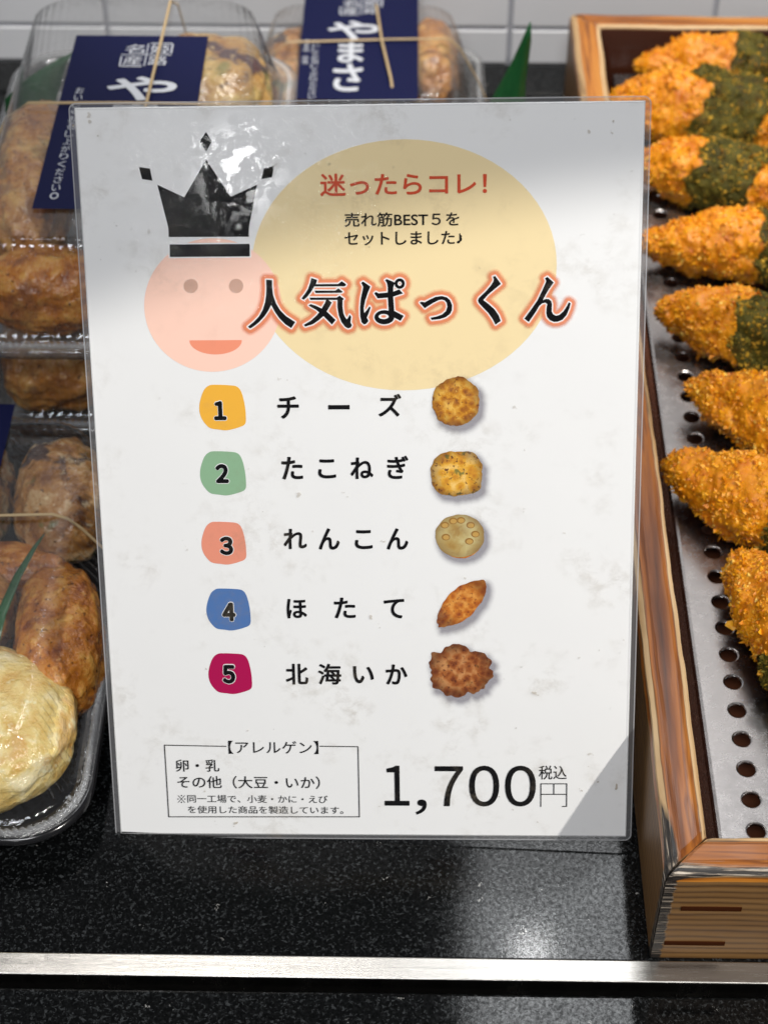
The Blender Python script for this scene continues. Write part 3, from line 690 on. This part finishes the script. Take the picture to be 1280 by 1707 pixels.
LID = lid_mat(); CTRAY = lid_mat('clear_tray', .05); BLK = plain('black_tray_plastic', (.008, .008, .009), .16)
BEAD = rim_mat('bead_plastic', (.50, .51, .52), .38, .06)
NAVY = plain('navy_paper', (.004, .006, .040), .5, Specular_IOR_Level=.12); SILV = plain('silver_print', (.50, .52, .56), .45); BAND = plain('rubber_band', (.44, .32, .17), .5)
def rr_pt(hw, hl, r, s):
    """point and normal on a rounded rectangle, s in 0..1 by arc length"""
    a, b = 2*(hw-r), 2*(hl-r); q_ = PI/2*r; tot = 2*(a+b)+4*q_; s = (s % 1)*tot
    parts = [(b, (hw, -hl+r), (0, 1)), (q_, (hw-r, hl-r), 0), (a, (hw-r, hl), (-1, 0)), (q_, (-hw+r, hl-r), PI/2), (b, (-hw, hl-r), (0, -1)), (q_, (-hw+r, -hl+r), PI), (a, (-hw+r, -hl), (1, 0)), (q_, (hw-r, -hl+r), 1.5*PI)]
    for ln, o_, k in parts:
        if s <= ln or (o_ == parts[-1][1] and k == 1.5*PI):
            if isinstance(k, tuple): return Vector((o_[0]+k[0]*s, o_[1]+k[1]*s, 0)), Vector((k[1], -k[0], 0))
            a_ = k + s/r; return Vector((o_[0]+r*math.cos(a_), o_[1]+r*math.sin(a_), 0)), Vector((math.cos(a_), math.sin(a_), 0))
        s -= ln
def loft(name, hw, hl, rad, rings, N_, mat, parent, cap_first=False, cap_last=True, mod=None):
    vs, fs = [], []
    for ri, (ins, z) in enumerate(rings):
        for i in range(N_):
            s = i/N_; p, nv = rr_pt(hw-ins, hl-ins, max(.002, rad-ins*.55), s)
            dz = 0
            if mod: d_, dz = mod(ri, i, s); p = p + nv*d_
            vs.append((p.x, p.y, z+dz))
    for ri in range(len(rings)-1):
        for i in range(N_): i2 = (i+1) % N_; fs.append((ri*N_+i, ri*N_+i2, (ri+1)*N_+i2, (ri+1)*N_+i))
    if cap_last: fs.append(tuple((len(rings)-1)*N_+i for i in range(N_)))
    if cap_first: fs.append(tuple(range(N_))[::-1])
    o = mesh_obj(name, vs, fs, mat, parent, True); return o
def strip_path(name, pts, w, t, mat, parent):
    """flat band following pts, width w, lying on a surface (normal ~ up/out)"""
    vs, fs = [], []
    pts = [Vector(p) for p in pts]; n_ = len(pts)
    for i, p in enumerate(pts):
        tg = (pts[min(i+1, n_-1)]-pts[max(i-1, 0)]).normalized(); ref = Vector((0, 0, 1)) if abs(tg.z) < .8 else Vector((1, 0, 0))
        b = tg.cross(ref).normalized(); u_ = b.cross(tg)
        for k in range(8): a = 2*PI*k/8; vs.append(p + b*(w*.5*math.cos(a)) + u_*(t*.5*math.sin(a)))
    for i in range(n_-1):
        for k in range(8): k2 = (k+1) % 8; fs.append((i*8+k, i*8+k2, (i+1)*8+k2, (i+1)*8+k))
    return mesh_obj(name, vs, fs, mat, parent, True)
def pack(x0, x1, y0, y1, z, h, label, zt=.020, rad=.030, tmat=None):
    tmat = tmat or BLK
    cx, cy_ = (x0+x1)/2, (y0+y1)/2; hw, hl = (x1-x0)/2, (y1-y0)/2
    root = empty('food_pack', (cx, cy_, z)); tag(root, label, 'food pack', 'clear packs of fish cakes')
    NT = 1100; nb = int((4*(hw+hl))/.0034)
    tr = loft('tray', hw, hl, rad, [(.016, .0008), (.013, .003), (.0085, zt-.004), (.0075, zt-.0012), (.002, zt-.0012), (.0004, zt-.0018), (0, zt-.004)], 300, tmat, root, True, False)
    loft('tray_floor', hw-.0155, hl-.0155, rad*.6, [(0, .0012), (.004, .0012)], 120, tmat, tr)
    nr = int(4*(hw+hl)/.0058)
    def mod(ri, i, s):
        if ri in (3, 4, 5): return (-.0013*(.5+.5*math.cos(2*PI*nr*s))**3 if ri != 5 else -.0003*(.5+.5*math.cos(2*PI*nr*s))**3), 0
        return 0, 0
    lid = loft('lid', hw, hl, rad, [(.0012, zt-.0008), (.0075, zt-.0006), (.0095, zt+.0015), (.0105, zt+.004), (.0170, zt+(h-zt)*.62), (.0215, h-.003), (.0245, h-.0006), (.0285, h), (.036, h-.0004)], 900, LID, root, False, True, mod)
    def bm_(ri, i, s):
        c = .5+.5*math.cos(2*PI*nb*s); c = min(1, c*1.7); return 0, c*(.0014 if ri in (1, 2) else 0)
    loft('rim_beads', hw, hl, rad, [(.0026, zt-.0012), (.0030, zt-.0004), (.0052, zt-.0004), (.0056, zt-.0010)], NT, BEAD, lid, False, False, bm_)
    return root, Vector((cx, cy_, z))
def sticker(root, o, x0, x1, y0, y1, z, texts, drop=None):
    """navy paper label on the lid; texts in label fractions"""
    ny = 24; vs, fs = [], []
    pts = [(y1+(y0-y1)*i/ny, z) for i in range(ny+1)] + (drop or [])
    for y, zz in pts:
        for x in (x0, x1): vs.append((x-o.x, y-o.y, zz-o.z))
    fs = [(2*i, 2*i+2, 2*i+3, 2*i+1) for i in range(len(pts)-1)]
    st = mesh_obj('paper_label', vs, fs, NAVY, root, True)
    vs, fs = [], []
    for s, (a0, b0, a1, b1), wt in texts:
        if s is None:
            k = len(vs); vs += [(x0+(x1-x0)*a-o.x, y1+(y0-y1)*b-o.y, z-o.z+.0003) for a, b in ((a0, b1), (a1, b1), (a1, b0), (a0, b0))]; fs.append((k, k+1, k+2, k+3)); continue
        cu = bpy.data.curves.new('t', 'FONT'); cu.body = s; cu.resolution_u = 4
        ob = bpy.data.objects.new('t', cu); COL.objects.link(ob); bpy.context.view_layer.update()
        me = ob.evaluated_get(bpy.context.evaluated_depsgraph_get()).to_mesh(); co = np.array([v_.co[:2] for v_ in me.vertices]); mn, mx = co.min(0), co.max(0); n_ = (co-mn)/np.maximum(mx-mn, 1e-6); k = len(vs)
        for dk, (dx, dy) in enumerate([(0, 0)] + ([(math.cos(2*PI*i/8), math.sin(2*PI*i/8)) for i in range(8)] if wt > 0 else [])):
            k = len(vs); e = wt*.014
            for t in n_: vs.append((x0+(x1-x0)*(a0+(a1-a0)*t[0])-o.x+dx*e, y1+(y0-y1)*(b1+(b0-b1)*t[1])-o.y+dy*e, z-o.z+.0003+dk*.000004))
            for p in me.polygons: i = list(p.vertices); fs.append(tuple(j+k for j in (i if p.normal.z > 0 else i[::-1])))
        COL.objects.unlink(ob); bpy.data.objects.remove(ob); bpy.data.curves.remove(cu)
    if vs: mesh_obj('label_print', vs, fs, SILV, st)
    return st
def seal(cx, cy_, w, h):
    r = [(c, (cx+dx*w-w*.20, cy_+dy*h-h*.20, cx+dx*w+w*.20, cy_+dy*h+h*.20), .0) for c, dx, dy in (('名', -.26, -.26), ('姫', .26, -.26), ('産', -.26, .26), ('路', .26, .26))]
    t = .004
    r += [(None, (cx-w*.52, cy_-t*.5, cx+w*.52, cy_+t*.5), 0), (None, (cx-t, cy_-h*.5, cx+t, cy_+h*.5), 0),
          (None, (cx+w*.05, cy_-h*.54, cx+w*.52, cy_-h*.50), 0), (None, (cx+w*.49, cy_-h*.54, cx+w*.52, cy_-h*.08), 0),
          (None, (cx-w*.52, cy_+h*.50, cx-w*.05, cy_+h*.54), 0), (None, (cx-w*.52, cy_+h*.08, cx-w*.49, cy_+h*.54), 0)]
    return r
def column(s, x, y0, size, sy):
    out = []
    for i, c in enumerate(s):
        if c != '　': out.append((c, (x, y0+i*sy, x+size, y0+i*sy+sy*.82), 0.))
    return out
# fish cakes
def cake_mat(name, c0, c1, c2, dark=(.05, .02, .02), dk=0., gr=0., scale=55, rough=.3, seed=0):
    rough *= .75
    g = N(name); v = g.coord('Object', loc=(seed, seed*.7, seed*.3)); n = g.noise(v, scale, 5, .6, .5); n2 = g.noise(v, scale*2.2, 4, .6); n3 = g.noise(v, scale*.85, 3)
    c = g.ramp(g.math('ADD', g.math('MULTIPLY', n, .6), g.math('MULTIPLY', n2, .4)), [(.36, c0), (.5, c1), (.62, c2)])
    if dk: c = g.mix(g.ramp(n3, [(.56, 0.), (.62, dk)]), c, dark)
    fl_ = 0. if name == 'cheese_topping' else g.ramp(g.noise(v, scale*5, 2, .6), [(.64, 0.), (.69, .8)]); c = g.mix(fl_, c, tuple(x*.35 for x in c0))
    ps = g.ramp(g.noise(v, scale*3.4, 2, .6), [(.63, 0.), (.70, .45)]); c = g.mix(ps, c, tuple(min(.85, x*1.25+.04) for x in c2))
    if gr: c = g.mix(g.ramp(g.noise(g.coord('Object', loc=(seed+3, 1, 2)), scale*.8, 3), [(.60, 0.), (.66, gr)]), c, (.05, .10, .015))
    g.bsdf(Base_Color=c, Roughness=rough, Subsurface_Weight=.08, Subsurface_Radius=(.004, .002, .001), Subsurface_Scale=.6, Specular_IOR_Level=.6, Normal=g.bump(g.math('ADD', g.math('ADD', n2, n), g.math('MULTIPLY', g.noise(v, scale*7, 3), .30)), .9, .0020)); return g.m
def cake(label, c, r, mat, seed, amp=.16, rot=0, pw=2.4, group='fish cakes inside the clear packs', tilt=0):
    bm = bmesh.new(); bmesh.ops.create_icosphere(bm, subdivisions=5, radius=1)
    for vv in bm.verts:
        p = vv.co.normalized(); k = (abs(p.x)**pw+abs(p.y)**pw+abs(p.z)**pw)**(-1/pw); p = p*k
        d_ = noise.noise(p*1.5+Vector((seed, 0, 0)))*amp + noise.noise(p*3.6+Vector((0, seed, 0)))*amp*.5 + noise.noise(p*7+Vector((0, 0, seed)))*amp*.34 + noise.noise(p*15+Vector((0, 0, seed)))*amp*.12
        p = p*(1+d_); vv.co = (p.x*r[0], p.y*r[1], p.z*r[2])
    me = bpy.data.meshes.new('fish_cake'); bm.to_mesh(me); bm.free(); me.materials.append(mat); me.polygons.foreach_set('use_smooth', [True]*len(me.polygons))
    o = bpy.data.objects.new('fish_cake', me); COL.objects.link(o); o.location = c; o.rotation_euler = (tilt, 0, rot); return tag(o, label, 'fish cake', group)
CHEESE = cake_mat('cheese_topping', (.58, .33, .06), (.73, .56, .21), (.80, .70, .43), (.55, .25, .05), .5, 0, 60, .22, 1)
PURPLE = cake_mat('octopus_bit_cake', (.24, .10, .02), (.40, .24, .07), (.54, .40, .16), (.045, .014, .022), .95, .6, 40, .25, 8)
BROWN = cake_mat('browned_cake', (.19, .040, .005), (.48, .165, .018), (.64, .33, .07), (.18, .06, .02), .5, 0, 70, .22, 2)
TAKO = cake_mat('octopus_cake', (.17, .055, .010), (.42, .20, .055), (.66, .50, .28), (.035, .016, .02), .92, .75, 60, .25, 3)
PALE = cake_mat('pale_cake', (.24, .080, .016), (.44, .19, .045), (.60, .35, .11), (.10, .04, .04), .5, .3, 60, .3, 5)

# front pack
r1, o1 = pack(-.304, -.1152, -.0165, .222, 0, .052, 'front clear pack holding a cheese topped cake, nearest the counter edge')
sticker(r1, o1, -.246, -.1745, .055, .2085, .0528, seal(.5, .12, .34, .13) + column('やまさ', .36, .3, .28, .19))
z1 = .0535
strip_path('rubber_band', [(x-o1.x, .134-o1.y + .0015*math.sin(x*40), z-o1.z) for x, z in ((-.306, .018), (-.28, .048), (-.27, z1), (-.22, z1+.0006), (-.17, z1+.0003), (-.146, z1), (-.1395, .0505), (-.134, .044), (-.1215, .024), (-.1155, .019))], .0017, .0011, BAND, r1)
cake('pale yellow cheese topped fish cake at the front of the nearest pack', (-.171, .034, .0260), (.046, .041, .0215), CHEESE, 3.3, .075, .1, 2.2)
cake('shiny orange brown fish cake behind the cheese topped one', (-.1395, .084, .024), (.020, .040, .019), BROWN, 2.7, .09, .10)
cake('brown fish cake at the left edge behind the cheese topped one', (-.186, .096, .022), (.024, .030, .018), PALE, 3.1, .09, -.2)
cake('dark spotted fish cake with nori at the back right of the nearest pack', (-.150, .170, .026), (.022, .034, .021), TAKO, 4.4, .09, .1)
cake('spotted octopus fish cake partly under the navy label in the nearest pack', (-.196, .168, .025), (.022, .036, .020), TAKO, 5.9, .09, -.1)
cake('amber fish cake in the middle of the nearest pack under the rubber band', (-.180, .132, .016), (.040, .014, .014), BROWN, 6.2, .12, 0)
# stack behind: lower pack and upper pack
X0, X1, Y0, Y1 = -.211, -.050, .212, .476
pack(X0+.002, X1-.002, .2275, .440, 0, .0635, 'closed clear pack underneath the upper pack behind the card', tmat=CTRAY)
cake('shaded browned fish cake at the left inside the underneath pack', (-.165, .268, .028), (.030, .026, .022), PALE, 20.3, .13, 0)
cake('shaded browned fish cake at the right inside the underneath pack', (-.100, .270, .028), (.028, .026, .022), PALE, 22.9, .13, 0)
UZ = .064
r2, o2 = pack(X0, X1, Y0, Y1, UZ, .066, 'upper clear pack stacked at the left behind the card, label with silver seal', tmat=CTRAY)
TZ_ = UZ+.0668
sticker(r2, o2, -.1632, -.0935, .2585, .412, TZ_, seal(.56, .125, .36, .14) + [('や', (.33, .265, .82, .40), .05), ('ま', (.40, .42, .72, .53), .05), ('さ', (.40, .55, .72, .68), .05)] + column('おいしくお召し上がりください。', .10, .33, .06, .042))
bz = TZ_+.0016
strip_path('rubber_band', [(x-o2.x, .345-o2.y, z-o2.z) for x, z in ((-.213, UZ+.018), (-.190, UZ+.060), (-.178, bz), (-.13, bz+.0005), (-.083, bz), (-.072, UZ+.06), (-.048, UZ+.018))], .0017, .0011, BAND, r2)
strip_path('rubber_band', [(-.1185+.012*(t-.5)-o2.x, y-o2.y, z-o2.z) for t, (y, z) in zip(np.linspace(1, 0, 7), ((.478, UZ+.018), (.456, UZ+.060), (.444, bz+.0006), (.345, bz+.0016), (.250, bz+.0010), (.234, UZ+.06), (.211, UZ+.018)))], .0017, .0011, BAND, r2)
cake('browned fish cake at the left side of the upper pack beside its label', (-.178, .330, UZ+.030), (.020, .060, .026), PALE, 7.7, .12, .05)
cake('yellow fish cake with dark purple octopus bit at the right of the label, upper pack', (-.094, .405, UZ+.034), (.034, .040, .029), PURPLE, 9.2, .09, .2)
cake('golden fish cake at the front right of the upper pack', (-.104, .282, UZ+.030), (.034, .036, .026), BROWN, 10.4, .09, .1)
cake('amber fish cake filling the front left of the upper pack', (-.160, .252, UZ+.024), (.034, .020, .020), BROWN, 12.8, .10, 0)
# rear pack
r3, o3 = pack(-.092, .0600, .446, .594, 0, .060, 'rear clear pack by the tile wall, its navy label showing large brush writing', rad=.026, tmat=CTRAY)
sticker(r3, o3, -.0525, .0176, .462, .5905, .0608, seal(.50, .20, .36, .14) + [('や', (.23, .335, .66, .49), .05), ('ま', (.33, .52, .53, .69), .05), ('さ', (.30, .71, .53, .93), .05)] + column('おいしくお召し上がりください', .10, .50, .06, .036) + column('名産品　姫路', .025, .50, .05, .036))
bz = .0622
strip_path('rubber_band', [(x-o3.x, .522+.0055*(x+.05)/.1-o3.y, z) for x, z in ((-.093, .018), (-.072, .054), (-.06, bz), (0, bz+.0004), (.036, bz), (.043, .055), (.054, .034), (.0605, .018))], .0016, .0010, BAND, r3)
strip_path('rubber_band', [(x-o3.x, y-o3.y, z) for x, y, z in ((-.010, .596, .018), (-.009, .575, .058), (-.008, .562, bz+.0014), (-.004, .52, bz+.0020), (.0018, .480, bz+.0016), (.004, .468, .055), (.005, .444, .018))], .0016, .0010, BAND, r3)
cake('reddish brown fish cake at the right of the rear pack beside the tile wall', (.026, .545, .030), (.016, .038, .024), PALE, 14.1, .09, 0)
cake('speckled fish cake at the left of the rear pack', (-.058, .535, .028), (.022, .042, .022), TAKO, 15.3, .09, 0)
# green plastic leaves
LEAF = N('green_plastic_leaf'); ln_ = LEAF.noise(LEAF.coord('Object', (60, 60, 4)), 8, 2)
LEAF.bsdf(Base_Color=LEAF.mix(ln_, (.003, .036, .010), (.010, .095, .024)), Roughness=.3, Subsurface_Weight=0.)
LEAF = LEAF.m
def blade(name, pts, label, cat='leaf', group=None, fold=.0006):
    """leaf blade: (centre, half width) stations, slightly folded along its midrib"""
    st = [(Vector(a), Vector(b), w_) for a, b, w_ in pts]; o = st[0][0]; vs, fs = [], []
    for a, wd, w_ in st:
        wd = wd.normalized(); nn_ = Vector((0, -1, 0)) if abs(wd.y) < .7 else Vector((1, 0, 0))
        for s, fz_ in ((-1, 0), (-.5, fold*.7), (0, fold*1.4), (.5, fold*.7), (1, 0)): vs.append(a + wd*(w_*s) + nn_*fz_ - o)
    for i in range(len(st)-1):
        for j in range(4): fs.append((i*5+j, i*5+j+1, (i+1)*5+j+1, (i+1)*5+j))
    b = mesh_obj(name, vs, fs, LEAF, None, True, loc=o); m = b.modifiers.new('thickness', 'SOLIDIFY'); m.thickness = .0003
    return tag(b, label, cat, group)
GL = 'green plastic garnish leaves'
blade('plastic_leaf', [((.069, .440, .001), (1, 0, .2), .008), ((.069, .446, .03), (1, 0, .2), .009), ((.0665, .452, .060), (1, 0, .3), .0125), ((.0695, .456, .074), (1, 0, .5), .0095), ((.0742, .459, .088), (1, 0, .35), .0055), ((.0772, .461, .100), (1, 0, .2), .0030), ((.0790, .462, .1115), (1, 0, .1), .0004)],
      'tall pointed green plastic leaf standing above the card between rear pack and box', 'leaf', GL)
for k, (x, y, h_, lb) in enumerate(((.030, .468, .040, 'short green leaf tip leaning left inside the rear pack corner'), (.042, .466, .036, 'short green leaf tip leaning right inside the rear pack corner'))):
    blade('plastic_leaf', [((x, y, .003), (1, 0, 0), .006), ((x+.001, y+.004, .018), (1, 0, 0), .006), ((x+(.004 if k else -.004), y+.010, .032), (1, 0, .2), .003), ((x+(.007 if k else -.006), y+.014, .003+h_), (1, 0, .2), .0003)], lb, 'leaf', GL)
blade('plastic_leaf', [((-.1640, .064, .036), (1, -.3, 0), .0016), ((-.1625, .085, .042), (1, -.2, 0), .0022), ((-.158, .105, .045), (1, -.2, 0), .0018), ((-.153, .122, .0455), (1, -.2, 0), .001), ((-.150, .130, .0455), (1, -.2, 0), .0003)],
      'dark green leaf strip lying between the cakes in the nearest pack', 'leaf', GL)
blade('plastic_leaf', [((-.196, .405, UZ+.004), (1, 0, 0), .012), ((-.192, .408, UZ+.03), (1, 0, 0), .014), ((-.182, .412, UZ+.045), (1, 0, .4), .012), ((-.170, .414, UZ+.054), (1, 0, .5), .004)],
      'broad green leaf at the back left inside the upper pack', 'leaf', GL)
